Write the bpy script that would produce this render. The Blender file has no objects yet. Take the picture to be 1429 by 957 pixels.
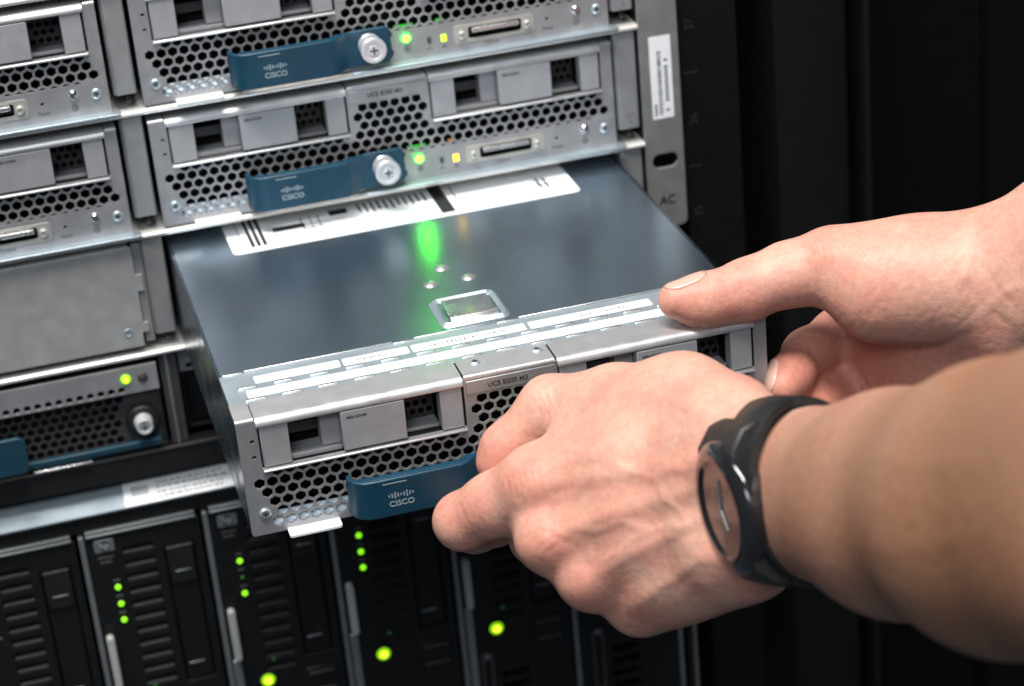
import bpy, math, random
import numpy as np
from mathutils import Vector, Matrix

random.seed(7)
S = 0.001                                   # the script is written in millimetres
scene = bpy.context.scene
col = scene.collection

# ---------------------------------------------------------------- camera
CAM_POS = Vector((-66.388, -903.150, 363.029))
CAM_ROT = Matrix(((0.959426, 0.192004, -0.206487),
                  (-0.268664, 0.400275, -0.876128),
                  (-0.085568, 0.896055, 0.435619)))
FPX = 3161.12                               # focal length in pixels of a 1429 px wide frame
cd = bpy.data.cameras.new('camera')
cam = bpy.data.objects.new('camera', cd)
col.objects.link(cam)
m4 = CAM_ROT.to_4x4()
m4.translation = CAM_POS * S
cam.matrix_world = m4
cd.sensor_width = 36.0
cd.lens = FPX / 1429.0 * 36.0
cd.clip_start = 0.02
cd.clip_end = 50
cd.dof.use_dof = True
cd.dof.focus_distance = 0.845
cd.dof.aperture_fstop = 9.5
scene.camera = cam

# ---------------------------------------------------------------- world, lamps, exposure
world = bpy.data.worlds.new('World')
scene.world = world
world.use_nodes = True
bg = world.node_tree.nodes['Background']
bg.inputs[0].default_value = (0.62, 0.72, 0.86, 1)
bg.inputs[1].default_value = 0.10


def area(name, loc, target, sx, sy, watts, colour):
    ld = bpy.data.lights.new(name, 'AREA')
    ld.shape = 'RECTANGLE'
    ld.size, ld.size_y = sx, sy
    ld.energy = watts
    ld.color = colour
    o = bpy.data.objects.new(name, ld)
    col.objects.link(o)
    o.location = loc
    o.rotation_euler = (Vector(target) - Vector(loc)).to_track_quat('-Z', 'Y').to_euler()
    return o


area('ceiling_lamp', (-0.25, -0.50, 1.75), (0.05, -0.15, 0.0), 1.5, 0.30, 66, (1.0, 0.97, 0.93))
area('aisle_lamp', (-0.55, -1.65, 1.30), (0.05, -0.15, 0.0), 1.0, 0.5, 15, (0.90, 0.95, 1.0))

scene.view_settings.view_transform = 'Standard'
scene.view_settings.look = 'None'
scene.view_settings.exposure = 0.0
scene.view_settings.gamma = 1.0
scene.view_settings.use_curve_mapping = False
scene.cycles.use_denoising = True
scene.cycles.max_bounces = 8

# ---------------------------------------------------------------- materials
MATS = {}


def pmat(name, colr, metal=0.0, rough=0.5, var=0.08, vscale=120.0, rvar=0.06,
         bump=0.0, bscale=1500.0, coat=0.0, spec=0.5, emit=None, estr=0.0, stretch=None,
         sss=0.0, trans=0.0, alpha=1.0):
    m = bpy.data.materials.new(name)
    m.use_nodes = True
    nt = m.node_tree
    n, l = nt.nodes, nt.links
    b = n['Principled BSDF']
    b.inputs['Metallic'].default_value = metal
    b.inputs['Roughness'].default_value = rough
    b.inputs['Specular IOR Level'].default_value = spec
    b.inputs['Coat Weight'].default_value = coat
    b.inputs['Transmission Weight'].default_value = trans
    tc = n.new('ShaderNodeTexCoord')
    mp = n.new('ShaderNodeMapping')
    l.new(tc.outputs['Object'], mp.inputs['Vector'])
    if stretch:
        mp.inputs['Scale'].default_value = stretch
    nz = n.new('ShaderNodeTexNoise')
    nz.inputs['Scale'].default_value = vscale
    nz.inputs['Detail'].default_value = 5
    l.new(mp.outputs[0], nz.inputs['Vector'])
    mr = n.new('ShaderNodeMapRange')
    mr.clamp = False
    mr.inputs['From Min'].default_value = 0.3
    mr.inputs['From Max'].default_value = 0.7
    mr.inputs['To Min'].default_value = 1 - var
    mr.inputs['To Max'].default_value = 1 + var
    l.new(nz.outputs['Fac'], mr.inputs['Value'])
    mx = n.new('ShaderNodeMix')
    mx.data_type = 'RGBA'
    mx.blend_type = 'MULTIPLY'
    mx.inputs['Factor'].default_value = 1.0
    mx.inputs['A'].default_value = (*colr, 1)
    l.new(mr.outputs[0], mx.inputs['B'])
    l.new(mx.outputs['Result'], b.inputs['Base Color'])
    if rvar:
        m2 = n.new('ShaderNodeMapRange')
        m2.clamp = False
        m2.inputs['From Min'].default_value = 0.3
        m2.inputs['From Max'].default_value = 0.7
        m2.inputs['To Min'].default_value = max(0.02, rough - rvar)
        m2.inputs['To Max'].default_value = min(1, rough + rvar)
        l.new(nz.outputs['Fac'], m2.inputs['Value'])
        l.new(m2.outputs[0], b.inputs['Roughness'])
    if bump:
        n2 = n.new('ShaderNodeTexNoise')
        n2.inputs['Scale'].default_value = bscale
        n2.inputs['Detail'].default_value = 3
        l.new(tc.outputs['Object'], n2.inputs['Vector'])
        bp = n.new('ShaderNodeBump')
        bp.inputs['Strength'].default_value = bump
        bp.inputs['Distance'].default_value = 0.0002
        l.new(n2.outputs['Fac'], bp.inputs['Height'])
        l.new(bp.outputs['Normal'], b.inputs['Normal'])
    if emit:
        b.inputs['Emission Color'].default_value = (*emit, 1)
        b.inputs['Emission Strength'].default_value = estr
    MATS[name] = m
    return m


pmat('face_grey', (0.40, 0.40, 0.41), metal=0.55, rough=0.42, bump=0.12, bscale=2500)
pmat('blank_grey', (0.47, 0.47, 0.465), metal=0.4, rough=0.48, bump=0.12, bscale=2500)
pmat('tab_grey', (0.33, 0.335, 0.35), metal=0.1, rough=0.5, bump=0.1)
pmat('bright_metal', (0.78, 0.78, 0.78), metal=0.9, rough=0.28, var=0.05)
pmat('flange_metal', (0.62, 0.62, 0.63), metal=0.7, rough=0.36, var=0.05, bump=0.08)
pmat('rail_metal', (0.82, 0.80, 0.76), metal=0.45, rough=0.34, var=0.06)
pmat('deck_steel', (0.48, 0.58, 0.675), metal=1.0, rough=0.28, var=0.035, vscale=55, rvar=0.0)
pmat('tray_steel', (0.20, 0.24, 0.29), metal=1.0, rough=0.26, var=0.08, vscale=60)
pmat('strip_steel', (0.55, 0.64, 0.70), metal=0.7, rough=0.34, var=0.07, vscale=60)
pmat('inner_zinc', (0.62, 0.72, 0.82), metal=0.5, rough=0.4, var=0.1)
pmat('chrome', (0.86, 0.87, 0.88), metal=1.0, rough=0.14, var=0.05)
pmat('gold_steel', (0.56, 0.55, 0.51), metal=0.5, rough=0.34)
pmat('blue_plastic', (0.0045, 0.044, 0.080), rough=0.42, var=0.05, bump=0.15, bscale=2600)
pmat('blue_light', (0.008, 0.045, 0.070), rough=0.45, var=0.1)
pmat('black_plastic', (0.012, 0.012, 0.013), rough=0.42, bump=0.12)
pmat('black_matte', (0.008, 0.008, 0.009), rough=0.75, var=0.2, spec=0.3)
pmat('dark_grey', (0.045, 0.045, 0.047), rough=0.5, bump=0.1)
pmat('hp_black', (0.0085, 0.0085, 0.009), rough=0.45, bump=0.1, spec=0.3)
pmat('hp_strip', (0.20, 0.245, 0.27), metal=0.4, rough=0.5, var=0.10)
pmat('hp_silver', (0.27, 0.29, 0.30), metal=0.6, rough=0.38)
pmat('lever_grey', (0.42, 0.42, 0.41), rough=0.45)
pmat('ear_grey', (0.24, 0.24, 0.235), metal=0.35, rough=0.5, bump=0.15)
pmat('div_grey', (0.29, 0.295, 0.30), metal=0.3, rough=0.48, bump=0.12)
pmat('paper', (0.86, 0.87, 0.88), rough=0.5, var=0.02)
pmat('paper_gloss', (0.88, 0.90, 0.92), rough=0.3, var=0.02)
pmat('ink', (0.015, 0.015, 0.018), rough=0.6, var=0.1)
pmat('ink_grey', (0.05, 0.05, 0.055), rough=0.6)
pmat('logo_grey', (0.30, 0.37, 0.40), rough=0.5)
pmat('mark_grey', (0.16, 0.16, 0.16), rough=0.6)
pmat('post_black', (0.005, 0.005, 0.0055), rough=0.6, spec=0.15, bump=0.2, bscale=900)
pmat('duct_black', (0.0065, 0.0065, 0.007), rough=0.7, spec=0.15, bump=0.2, bscale=900)
pmat('panel_black', (0.004, 0.004, 0.0045), rough=0.7, spec=0.1, bump=0.2, bscale=900)
pmat('led_green', (0.1, 0.6, 0.1), rough=0.3, emit=(0.045, 1.0, 0.002), estr=78)
pmat('led_halo', (0.05, 0.5, 0.1), rough=0.3, emit=(0.0, 1.0, 0.07), estr=4.0)
pmat('post_mark', (0.018, 0.018, 0.019), rough=0.6)
pmat('knob_metal', (0.80, 0.82, 0.84), metal=0.55, rough=0.32, var=0.05)
pmat('louvre_black', (0.013, 0.013, 0.0135), rough=0.5, spec=0.3)
pmat('leak_green', (0.02, 0.2, 0.03), rough=0.4, emit=(0.05, 1.0, 0.06), estr=0.55)
pmat('leak_amber', (0.2, 0.1, 0.02), rough=0.4, emit=(1.0, 0.42, 0.02), estr=0.5)
pmat('led_lime', (0.3, 0.5, 0.05), rough=0.3, emit=(0.48, 1.0, 0.01), estr=2.4)
pmat('led_amber', (0.6, 0.4, 0.05), rough=0.3, emit=(1.0, 0.50, 0.01), estr=5)
pmat('led_status', (0.2, 0.5, 0.05), rough=0.3, emit=(0.27, 1.0, 0.01), estr=1.3)
pmat('led_power', (0.3, 0.6, 0.02), rough=0.3, emit=(0.38, 1.0, 0.0), estr=0.75)
pmat('led_core', (0.4, 0.7, 0.05), rough=0.3, emit=(0.72, 1.0, 0.03), estr=2.6)
pmat('led_dim', (0.03, 0.2, 0.03), rough=0.3, emit=(0.05, 0.6, 0.02), estr=0.06)
pmat('led_off', (0.06, 0.06, 0.06), rough=0.3)
pmat('nail', (0.66, 0.40, 0.32), rough=0.30, var=0.04, coat=0.15)
pmat('strap', (0.010, 0.011, 0.012), rough=0.5, bump=0.3, bscale=1400)
pmat('watch_case', (0.012, 0.012, 0.014), rough=0.16, coat=0.6)
pmat('watch_dial', (0.085, 0.073, 0.070), rough=0.38, coat=0.15)
pmat('watch_mark', (0.22, 0.22, 0.22), metal=0.4, rough=0.3)

# ---------------------------------------------------------------- mesh helpers


def link(o, parent=None):
    col.objects.link(o)
    if parent is not None:
        o.parent = parent
    return o


def finish(name, me, mat, parent=None, bev=0.0, angle=35):
    me.materials.clear()
    me.materials.append(MATS[mat])
    for p in me.polygons:
        p.use_smooth = True
    me.set_sharp_from_angle(angle=math.radians(angle))
    o = bpy.data.objects.new(name, me)
    link(o, parent)
    if bev:
        b = o.modifiers.new('bevel', 'BEVEL')
        b.width = bev * S
        b.segments = 2
        b.limit_method = 'ANGLE'
        b.angle_limit = math.radians(40)
    return o


class MB:
    def __init__(self):
        self.v, self.f = [], []

    def add(self, vs, fs):
        k = len(self.v)
        self.v += [tuple(p) for p in vs]
        self.f += [tuple(i + k for i in f) for f in fs]
        return self

    def box(self, x0, x1, y0, y1, z0, z1):
        vs = [(x0, y0, z0), (x1, y0, z0), (x1, y1, z0), (x0, y1, z0),
              (x0, y0, z1), (x1, y0, z1), (x1, y1, z1), (x0, y1, z1)]
        return self.add(vs, [(0, 3, 2, 1), (4, 5, 6, 7), (0, 1, 5, 4), (1, 2, 6, 5), (2, 3, 7, 6), (3, 0, 4, 7)])

    def prism(self, pts, fn, d0, d1):
        """polygon pts (a, b) swept from d0 to d1; fn(a, b, d) gives x, y, z"""
        n = len(pts)
        vs = [fn(a, b, d0) for a, b in pts] + [fn(a, b, d1) for a, b in pts]
        fs = [tuple(range(n))[::-1], tuple(range(n, 2 * n))]
        fs += [(i, (i + 1) % n, n + (i + 1) % n, n + i) for i in range(n)]
        return self.add(vs, fs)

    def cyl(self, c, ax, rings, n=28):
        """lathe: rings of (distance along ax, radius), closed at both ends"""
        c, ax = Vector(c), Vector(ax).normalized()
        u = ax.orthogonal().normalized()
        w = ax.cross(u)
        vs, fs = [], []
        for d, r in rings:
            for i in range(n):
                a = 2 * math.pi * i / n
                vs.append(c + ax * d + (u * math.cos(a) + w * math.sin(a)) * r)
        for k in range(len(rings) - 1):
            for i in range(n):
                j = (i + 1) % n
                fs.append((k * n + i, k * n + j, (k + 1) * n + j, (k + 1) * n + i))
        fs.append(tuple(range(n))[::-1])
        fs.append(tuple(range((len(rings) - 1) * n, len(rings) * n)))
        return self.add(vs, fs)

    def build(self, name, mat, parent=None, bev=0.0, angle=35):
        me = bpy.data.meshes.new(name)
        me.from_pydata([(x * S, y * S, z * S) for x, y, z in self.v], [], self.f)
        import bmesh
        bm = bmesh.new()
        bm.from_mesh(me)
        bmesh.ops.recalc_face_normals(bm, faces=bm.faces)
        bm.to_mesh(me)
        bm.free()
        return finish(name, me, mat, parent, bev, angle)


def XZ(a, b, d):
    return (a, d, b)


def YZ(a, b, d):
    return (d, a, b)


def XY(a, b, d):
    return (a, b, d)


def box(name, mat, parent, x0, x1, y0, y1, z0, z1, bev=0.3):
    return MB().box(x0, x1, y0, y1, z0, z1).build(name, mat, parent, bev)


def thing(name, label, cat, loc=(0, 0, 0), group=None):
    o = bpy.data.objects.new(name, None)
    o.empty_display_size = 0.02
    link(o)
    o.location = Vector(loc) * S
    o['label'] = label
    o['category'] = cat
    if group:
        o['group'] = group
    return o


def rrect(x0, x1, z0, z1, r, n=5):
    pts = []
    for cx, cz, a0 in ((x1 - r, z1 - r, 0), (x0 + r, z1 - r, 90), (x0 + r, z0 + r, 180), (x1 - r, z0 + r, 270)):
        for i in range(n + 1):
            a = math.radians(a0 + 90 * i / n)
            pts.append((cx + r * math.cos(a), cz + r * math.sin(a)))
    return pts


def rect(x0, x1, z0, z1):
    return [(x0, z0), (x1, z0), (x1, z1), (x0, z1)]


def circ(x, z, r, n=20):
    return [(x + r * math.cos(2 * math.pi * i / n), z + r * math.sin(2 * math.pi * i / n)) for i in range(n)]


def hexa(x, z, r, zmin=None, zmax=None):
    """pointy-top hexagon, optionally cut off by a horizontal line"""
    p = [(x + r * math.sin(math.radians(60 * i)), z + r * math.cos(math.radians(60 * i))) for i in range(6)]
    for lim, sgn in ((zmin, 1), (zmax, -1)):
        if lim is None:
            continue
        out = []
        for i in range(len(p)):
            a, b = p[i], p[(i + 1) % len(p)]
            ia, ib = sgn * (a[1] - lim) >= 0, sgn * (b[1] - lim) >= 0
            if ia:
                out.append(a)
            if ia != ib:
                t = (lim - a[1]) / (b[1] - a[1])
                out.append((a[0] + t * (b[0] - a[0]), lim))
        p = out
        if len(p) < 3:
            return None
    return p


_cache = {}


def plate_mesh(key, loops, y0, y1, bevel=0.0):
    """flat plate in the xz plane between y0 and y1: first loop outside, the others are openings"""
    if key in _cache:
        return _cache[key]
    cu = bpy.data.curves.new('plate', 'CURVE')
    cu.dimensions = '2D'
    cu.fill_mode = 'BOTH'
    t = (y1 - y0) / 2
    cu.extrude = (t - bevel) * S * 100
    cu.bevel_depth = bevel * S * 100
    cu.bevel_resolution = 1
    cu.offset = -bevel * S * 100
    for lp in loops:
        sp = cu.splines.new('POLY')
        sp.points.add(len(lp) - 1)
        for q, (x, z) in zip(sp.points, lp):
            q.co = (x * S * 100, z * S * 100, 0, 1)
        sp.use_cyclic_u = True
    ob = bpy.data.objects.new('plate', cu)
    me = bpy.data.meshes.new_from_object(ob)
    bpy.data.objects.remove(ob)
    n = len(me.vertices)
    co = np.empty(n * 3)
    me.vertices.foreach_get('co', co)
    co = co.reshape(-1, 3) / 100
    out = np.stack([co[:, 0], -co[:, 2] + (y0 + t) * S, co[:, 1]], 1)
    me.vertices.foreach_set('co', out.ravel())
    me.update()
    _cache[key] = me
    return me


def plate(name, key, loops, y0, y1, mat, parent, bevel=0.0):
    me = plate_mesh(key, loops, y0, y1, bevel)
    if not me.materials:
        return finish(name, me, mat, parent, 0.0, 30)
    return link(bpy.data.objects.new(name, me), parent)


_fcache = {}


def text(name, s, size, loc, mat, parent, xdir=(1, 0, 0), ydir=(0, 0, 1), thick=0.06, align='CENTER', sx=1.0, bold=0.0):
    key = (s, size, xdir, ydir, align, sx, bold, mat, thick)
    if key not in _fcache:
        cu = bpy.data.curves.new('text', 'FONT')
        cu.body = s
        cu.size = size * S * 100
        cu.extrude = thick * S * 100
        cu.offset = bold * S * 100
        cu.align_x = align
        cu.align_y = 'CENTER'
        ob = bpy.data.objects.new('text', cu)
        me = bpy.data.meshes.new_from_object(ob)
        bpy.data.objects.remove(ob)
        X, Y = Vector(xdir).normalized(), Vector(ydir).normalized()
        Z = X.cross(Y)
        mat3 = Matrix((X, Y, Z)).transposed()
        for v in me.vertices:
            p = v.co / 100
            v.co = mat3 @ Vector((p.x * sx, p.y, p.z))
        me.materials.clear()
        me.materials.append(MATS[mat])
        _fcache[key] = me
    o = bpy.data.objects.new(name, _fcache[key])
    link(o, parent)
    o.location = Vector(loc) * S
    return o


# ---------------------------------------------------------------- sizes of the blade chassis (mm)
BW, BH, PITCH = 203.0, 48.0, 54.64
PULL = 178.67
LX = -216.0                                  # left column of slots
HP = 4.745                                   # pitch of the honeycomb
HR = HP * 0.5 / math.cos(math.radians(30)) * 0.80


def face_loops():
    loops = [rrect(0.2, BW - 0.2, 0.2, BH - 1.2, 1.2)]
    for bx in (7.6, 120.6):
        loops.append(rect(bx, bx + 77.0, 27.4, 45.4))
    rows = [25.45, 21.33, 17.22, 13.10, 8.98, 4.86]
    for r, z in enumerate(rows):
        off = 5.7 if r % 2 == 1 else 8.07
        for k in range(42):
            x = off + HP * k
            if x > 198.5:
                continue
            centre = 87.5 < x < 118.5
            if r == 0:
                if (12 < x < 83.5 or 124 < x < 196):
                    h = hexa(x, z, HR, zmax=25.7)
                elif centre:
                    h = hexa(x, z, HR)
                else:
                    continue
            elif r <= 2:
                h = hexa(x, z, HR)
            elif x > 106:
                if r == 3 and x < 194:
                    h = hexa(x, z, HR, zmin=14.2)
                else:
                    continue
            else:
                if x < (9 if r == 3 else 12 if r == 4 else 9.5):
                    continue
                h = hexa(x, z, HR)
            if h:
                loops.append(h)
    for r, z in enumerate((29.57, 33.68, 37.80)):
        off = 5.7 if r % 2 == 0 else 8.07
        for k in range(42):
            x = off + HP * k
            if 87.3 < x < 118.7:
                loops.append(hexa(x, z, HR, zmax=39.4))
    for z in (38.8, 32.4):
        loops.append(rect(4.6, 6.0, z - 0.6, z + 0.6))
    loops.append(circ(175.3, 8.4, 0.7))
    loops.append(rrect(140.0, 164.0, 5.4, 11.0, 1.0))
    return loops


def handle_plan():
    """centre line of the ejector handle seen from above, x and y"""
    return [(37.8, -1.2), (38.0, -4.5), (39.3, -7.6), (42.2, -9.6), (46, -10.0), (78.5, -10.0), (81.0, -9.0),
            (84.5, -5.2), (87.0, -4.2), (104.5, -4.2)]


def strip_from_line(pts, t):
    L, Rr = [], []
    for i, p in enumerate(pts):
        a = Vector(pts[max(0, i - 1)])
        b = Vector(pts[min(len(pts) - 1, i + 1)])
        d = (b - a).normalized()
        nrm = Vector((-d.y, d.x))
        L.append(tuple(Vector(p) + nrm * t / 2))
        Rr.append(tuple(Vector(p) - nrm * t / 2))
    return L + Rr[::-1]


def flange_profile(r, front):
    """section (y, z) of the sheet that folds from the top over the front edge"""
    pts = [(14.0, 47.1), (14.0, 48.0)]
    for i in range(8):
        a = math.radians(90 + 90 * i / 7)
        pts.append((front + r + r * math.cos(a), 48.0 - r + r * math.sin(a)))
    pts.append((front + 0.1, 44.6 if r > 2 else 46.0))
    pts.append((front + 0.9, 44.6 if r > 2 else 46.0))
    for i in range(8):
        a = math.radians(180 - 90 * i / 7)
        q = r - 0.85
        pts.append((front + r + q * math.cos(a), 48.0 - r + q * math.sin(a)))
    return pts


def screw(name, x, z, y, r, mat, parent, ax=(0, -1, 0)):
    ax = Vector(ax)
    o = MB().cyl((x, y, z), ax, [(-0.4, r), (0.5, r), (0.9, r * 0.75), (0.9, r * 0.5), (0.55, r * 0.42)], 20).build(name, mat, parent)
    c = Vector((x, y, z)) + ax * 0.8
    mb = MB()
    if abs(ax.y) > 0.5:
        mb.box(x - r * .5, x + r * .5, y - 1.0, y - 0.5, z - .22, z + .22)
        mb.box(x - .22, x + .22, y - 1.02, y - 0.5, z - r * .5, z + r * .5)
    else:
        mb.box(x - r * .5, x + r * .5, y - .22, y + .22, z + .5, z + 0.95)
        mb.box(x - .22, x + .22, y - r * .5, y + r * .5, z + .5, z + 0.97)
    mb.build('cross_slot', 'dark_grey', o)
    return o


def drive_blank(parent, bx):
    z0 = 27.6
    rec = MB()
    rec.box(bx, bx + 77.0, 16, 17, 26.5, 46)
    rec.box(bx + 0.05, bx + 0.6, 1.2, 16, 26.5, 46)
    rec.box(bx + 76.4, bx + 76.95, 1.2, 16, 26.5, 46)
    rec.box(bx + 0.6, bx + 76.4, 1.2, 16, 26.3, 27.0)
    rec.box(bx + 0.6, bx + 76.4, 1.2, 16, 45.9, 46.4)
    d = rec.build('drive_blank', 'black_matte', parent)
    box('pull_tab', 'tab_grey', d, bx + 0.7, bx + 11.1, -0.7, 6, z0 + 0.3, 44.6, 0.4)
    box('pull_tab', 'tab_grey', d, bx + 67.6, bx + 76.0, -0.7, 6, z0 + 0.3, 44.6, 0.4)
    box('spacer_block', 'tab_grey', d, bx + 23.4, bx + 30.6, 4.5, 12, z0 + 1.6, 44.0, 0.3)
    box('label_panel', 'tab_grey', d, bx + 30.4, bx + 54.2, -1.4, 4, z0 + 0.8, 44.2, 0.4)
    box('floor_ledge', 'tab_grey', d, bx + 11.1, bx + 30.4, 3, 13, z0 - 0.4, z0 + 1.3, 0.2)
    box('floor_ledge', 'tab_grey', d, bx + 54.2, bx + 67.6, 5, 13, z0 - 0.4, z0 + 0.9, 0.2)
    mesh_back = []
    for r in range(4):
        for k in range(3 if r % 2 else 4):
            mesh_back.append(hexa(bx + 56.3 + 3.2 * k + (1.6 if r % 2 else 0), 31 + 3.5 * r, 1.35))
    outer = rect(bx + 54.3, bx + 67.5, 28.6, 44.3)
    plate('inner_mesh', ('inner_mesh', bx), [outer] + mesh_back, 13, 13.6, 'dark_grey', d)
    box('circuit_board', 'dark_grey', d, bx + 12, bx + 23.2, 11, 12, z0 + 6, z0 + 10, 0)
    mb = MB()
    for k in range(2):
        mb.cyl((bx + 14.0 + 3.7 * k, 6.5, 43.2), (0, -1, 0), [(0, .75), (1.5, .75), (1.8, .4)], 12)
    mb.build('contact_pin', 'bright_metal', d)
    text('lettering', 'MZ6-HD2GB', 1.35, (bx + 36.2, -1.47, 41.6), 'ink_grey', d, bold=0.03)
    return d


def blade_server(loc, label, health, deck):
    t = thing('blade_server', label, 'server', loc, 'blade servers in the grey chassis')
    plate('face_plate', 'face', face_loops(), 0, 1.1, 'face_grey', t, 0.12)
    # folded sheet along the top edge, three pieces
    MB().prism(flange_profile(3.2, -1.5), YZ, 7.2, 84.3).build('bezel_flange', 'flange_metal', t, 0.15, 50)
    MB().prism(flange_profile(3.2, -1.5), YZ, 120.6, 197.8).build('bezel_flange', 'flange_metal', t, 0.15, 50)
    MB().prism(flange_profile(1.4, -0.3), YZ, 85.0, 119.9).build('bezel_flange', 'flange_metal', t, 0.15, 50)
    MB().prism(flange_profile(1.2, -0.05), YZ, 0.1, 6.9).build('bezel_flange', 'flange_metal', t, 0.15, 50)
    MB().prism(flange_profile(1.2, -0.05), YZ, 198.1, 202.9).build('bezel_flange', 'flange_metal', t, 0.15, 50)
    for bx in (7.6, 120.6):
        prof = [(1.0, 26.2), (-1.6, 26.2), (-2.2, 26.5), (-2.3, 27.0), (-2.0, 27.4), (1.0, 27.5)]
        MB().prism(prof, YZ, bx + 0.2, bx + 76.6).build('bay_ledge', 'flange_metal', t, 0.1, 50)
        drive_blank(t, bx)
    box('name_plate', 'face_grey', t, 85.4, 119.6, -0.55, 0.3, 40.4, 45.7, 0.25)
    text('lettering', 'UCS B200 M3', 2.7, (101.3, -0.64, 42.9), 'ink_grey', t, bold=0.04)
    # tray: floor, sides and lower inner flange
    L = 205 if not deck else 320
    body = MB()
    body.box(0.3, 1.5, 1.3, L, 0.4, 46.5)
    body.box(BW - 1.5, BW - 0.3, 1.3, L, 0.4, 46.5)
    body.box(1.5, BW - 1.5, 1.3, L, 0.4, 1.4)
    body.build('tray', 'tray_steel', t)
    box('dark_interior', 'black_matte', t, 1.6, BW - 1.6, 22, 23, 1.5, 45.5, 0)
    MB().prism([(2.0, 2.2), (5.2, 6.4), (6.0, 6.2), (2.8, 1.8)], YZ, 8, 106).build('inner_flange', 'inner_zinc', t)
    # bottom edge: white latch lip on the left, long flange on the right
    MB().prism(rrect(13.3, 33.0, -6.0, 0.9, 1.2), XY, -0.2, 1.0).build('latch_lip', 'paper_gloss', t, 0.2)
    MB().prism(rrect(87.5, 206.0, -5.2, 0.9, 1.0), XY, -0.3, 0.6).build('bottom_flange', 'strip_steel', t, 0.15)
    # ejector handle
    hp = MB().prism(strip_from_line(handle_plan(), 1.9), XY, 2.8, 18.4).build('ejector_handle', 'blue_plastic', t, 0.5, 40)
    for z in (2.9, 17.2):
        MB().prism([(40.5, -8.6), (44, -9.2), (80, -9.2), (84, -4.6), (83, -3.4), (79, -6.6), (44, -6.6), (41.5, -5.6)],
                   XY, z, z + 1.1).build('handle_rim', 'blue_plastic', hp, 0.2)
    MB().prism(rrect(86.5, 105.8, 2.9, 18.6, 3.0), XZ, -4.9, -3.0).build('handle_pad', 'blue_plastic', hp, 0.4)
    box('handle_line', 'logo_grey', hp, 48.5, 57.5, -11.06, -10.9, 16.4, 16.75, 0)
    text('logo_lettering', 'CISCO', 3.1, (55.0, -11.03, 7.9), 'logo_grey', hp, sx=1.05, bold=0.05)
    mb = MB()
    for i, h in enumerate((1.0, 1.7, 2.7, 1.7, 1.0, 1.7, 2.7, 1.7, 1.0)):
        x = 55.0 + (i - 4) * 1.12
        mb.prism(rrect(x - .27, x + .27, 11.4 - h / 2, 11.4 + h / 2, .25, 3), XZ, -11.05, -10.9)
    mb.build('logo_bars', 'logo_grey', hp)
    kn = MB().cyl((96.3, -4.6, 12.0), (0, -1, 0), [(0, 4.7), (1.2, 4.9), (1.8, 4.4), (2.4, 4.9), (7.0, 5.1), (8.6, 5.5), (9.6, 5.5), (10.0, 5.2),
                                                 (10.0, 3.9), (9.4, 3.7), (9.3, 2.2), (9.9, 2.0), (10.0, 0.9)], 36).build('thumbscrew', 'knob_metal', t, 0, 30)
    MB().box(94.6, 98.0, -14.7, -14.55, 11.65, 12.35).box(95.95, 96.65, -14.72, -14.5, 10.3, 13.7).build('cross_slot', 'dark_grey', kn)
    # lights, port, buttons
    ld = MB().cyl((113.1, -0.0, 10.5), (0, -1, 0), [(-1, 2.2), (0.35, 2.2), (0.8, 1.9), (1.0, 1.7)], 28).build('power_button', 'led_halo', t)
    MB().cyl((113.0, -1.0, 10.6), (0, -1, 0), [(-.3, 1.65), (0.1, 1.6), (0.4, 1.2), (0.5, 0.5)], 24).build('light', 'led_green', ld)
    mb = MB().cyl((113.2, 0, 5.6), (0, -1, 0), [(-.2, 1.35), (0.06, 1.35)], 24)
    mb.build('power_symbol', 'mark_grey', t)
    box('light_pipe', 'leak_green', t, 109.0, 117.2, 2.0, 3.4, 14.3, 15.6, 0.2)  # glowing bars added behind the grille imitate light leaking from the LEDs
    box('light_pipe', 'leak_amber' if health == 'led_amber' else 'leak_green', t, 127.2, 130.6, 2.0, 3.4, 14.5, 15.6, 0.2)
    box('network_light', 'led_off', t, 122.2, 123.9, -0.25, 0.6, 6.4, 9.2, 0.1)
    box('health_light', health, t, 128.3, 130.6, -0.35, 0.6, 6.2, 9.2, 0.15)
    mb = MB()
    mb.box(121.8, 122.7, -.05, 0.2, 3.4, 4.3).box(123.4, 124.3, -.05, 0.2, 3.4, 4.3).box(122.6, 123.5, -.05, 0.2, 4.6, 5.4)
    mb.prism([(128.0, 3.4), (130.8, 3.4), (129.4, 5.4)], XZ, -.05, 0.2)
    mb.build('light_symbols', 'mark_grey', t)
    port = plate('console_port', 'port', [rrect(134.0, 169.4, 4.2, 12.0, 1.4), rrect(140.2, 163.8, 5.6, 10.8, 1.0)], -0.5, 0.4, 'gold_steel', t, 0.1)
    MB().prism(rrect(141.5, 162.5, 8.6, 10.4, 0.6), XZ, -2.0, 2.5).build('connector_tongue', 'bright_metal', port, 0.15)
    MB().prism(rrect(140.4, 163.6, 5.7, 10.7, 0.9), XZ, 3.0, 4.0).build('connector_well', 'black_plastic', port)
    for x in (137.3, 166.2):
        MB().cyl((x, -0.4, 8.0), (0, -1, 0), [(0, 1.75), (1.4, 1.7), (1.7, 1.3), (1.7, 0.7), (0.9, 0.6)], 20).build('jack_screw', 'gold_steel', port)
    text('lettering', 'Console', 1.9, (150.5, -.08, 2.6), 'mark_grey', t, bold=0.03)
    text('lettering', 'Reset', 2.2, (175.4, -.08, 4.4), 'mark_grey', t, bold=0.04)
    MB().cyl((188.4, 0, 10.3), (0, -1, 0), [(-.5, 2.0), (0.8, 2.0), (1.4, 1.5), (1.6, 0.6)], 24).build('locate_button', 'chrome', t)
    MB().cyl((188.2, 0, 4.6), (0, -1, 0), [(-.2, 1.6), (0.05, 1.6)], 24).build('button_symbol', 'mark_grey', t)
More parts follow.
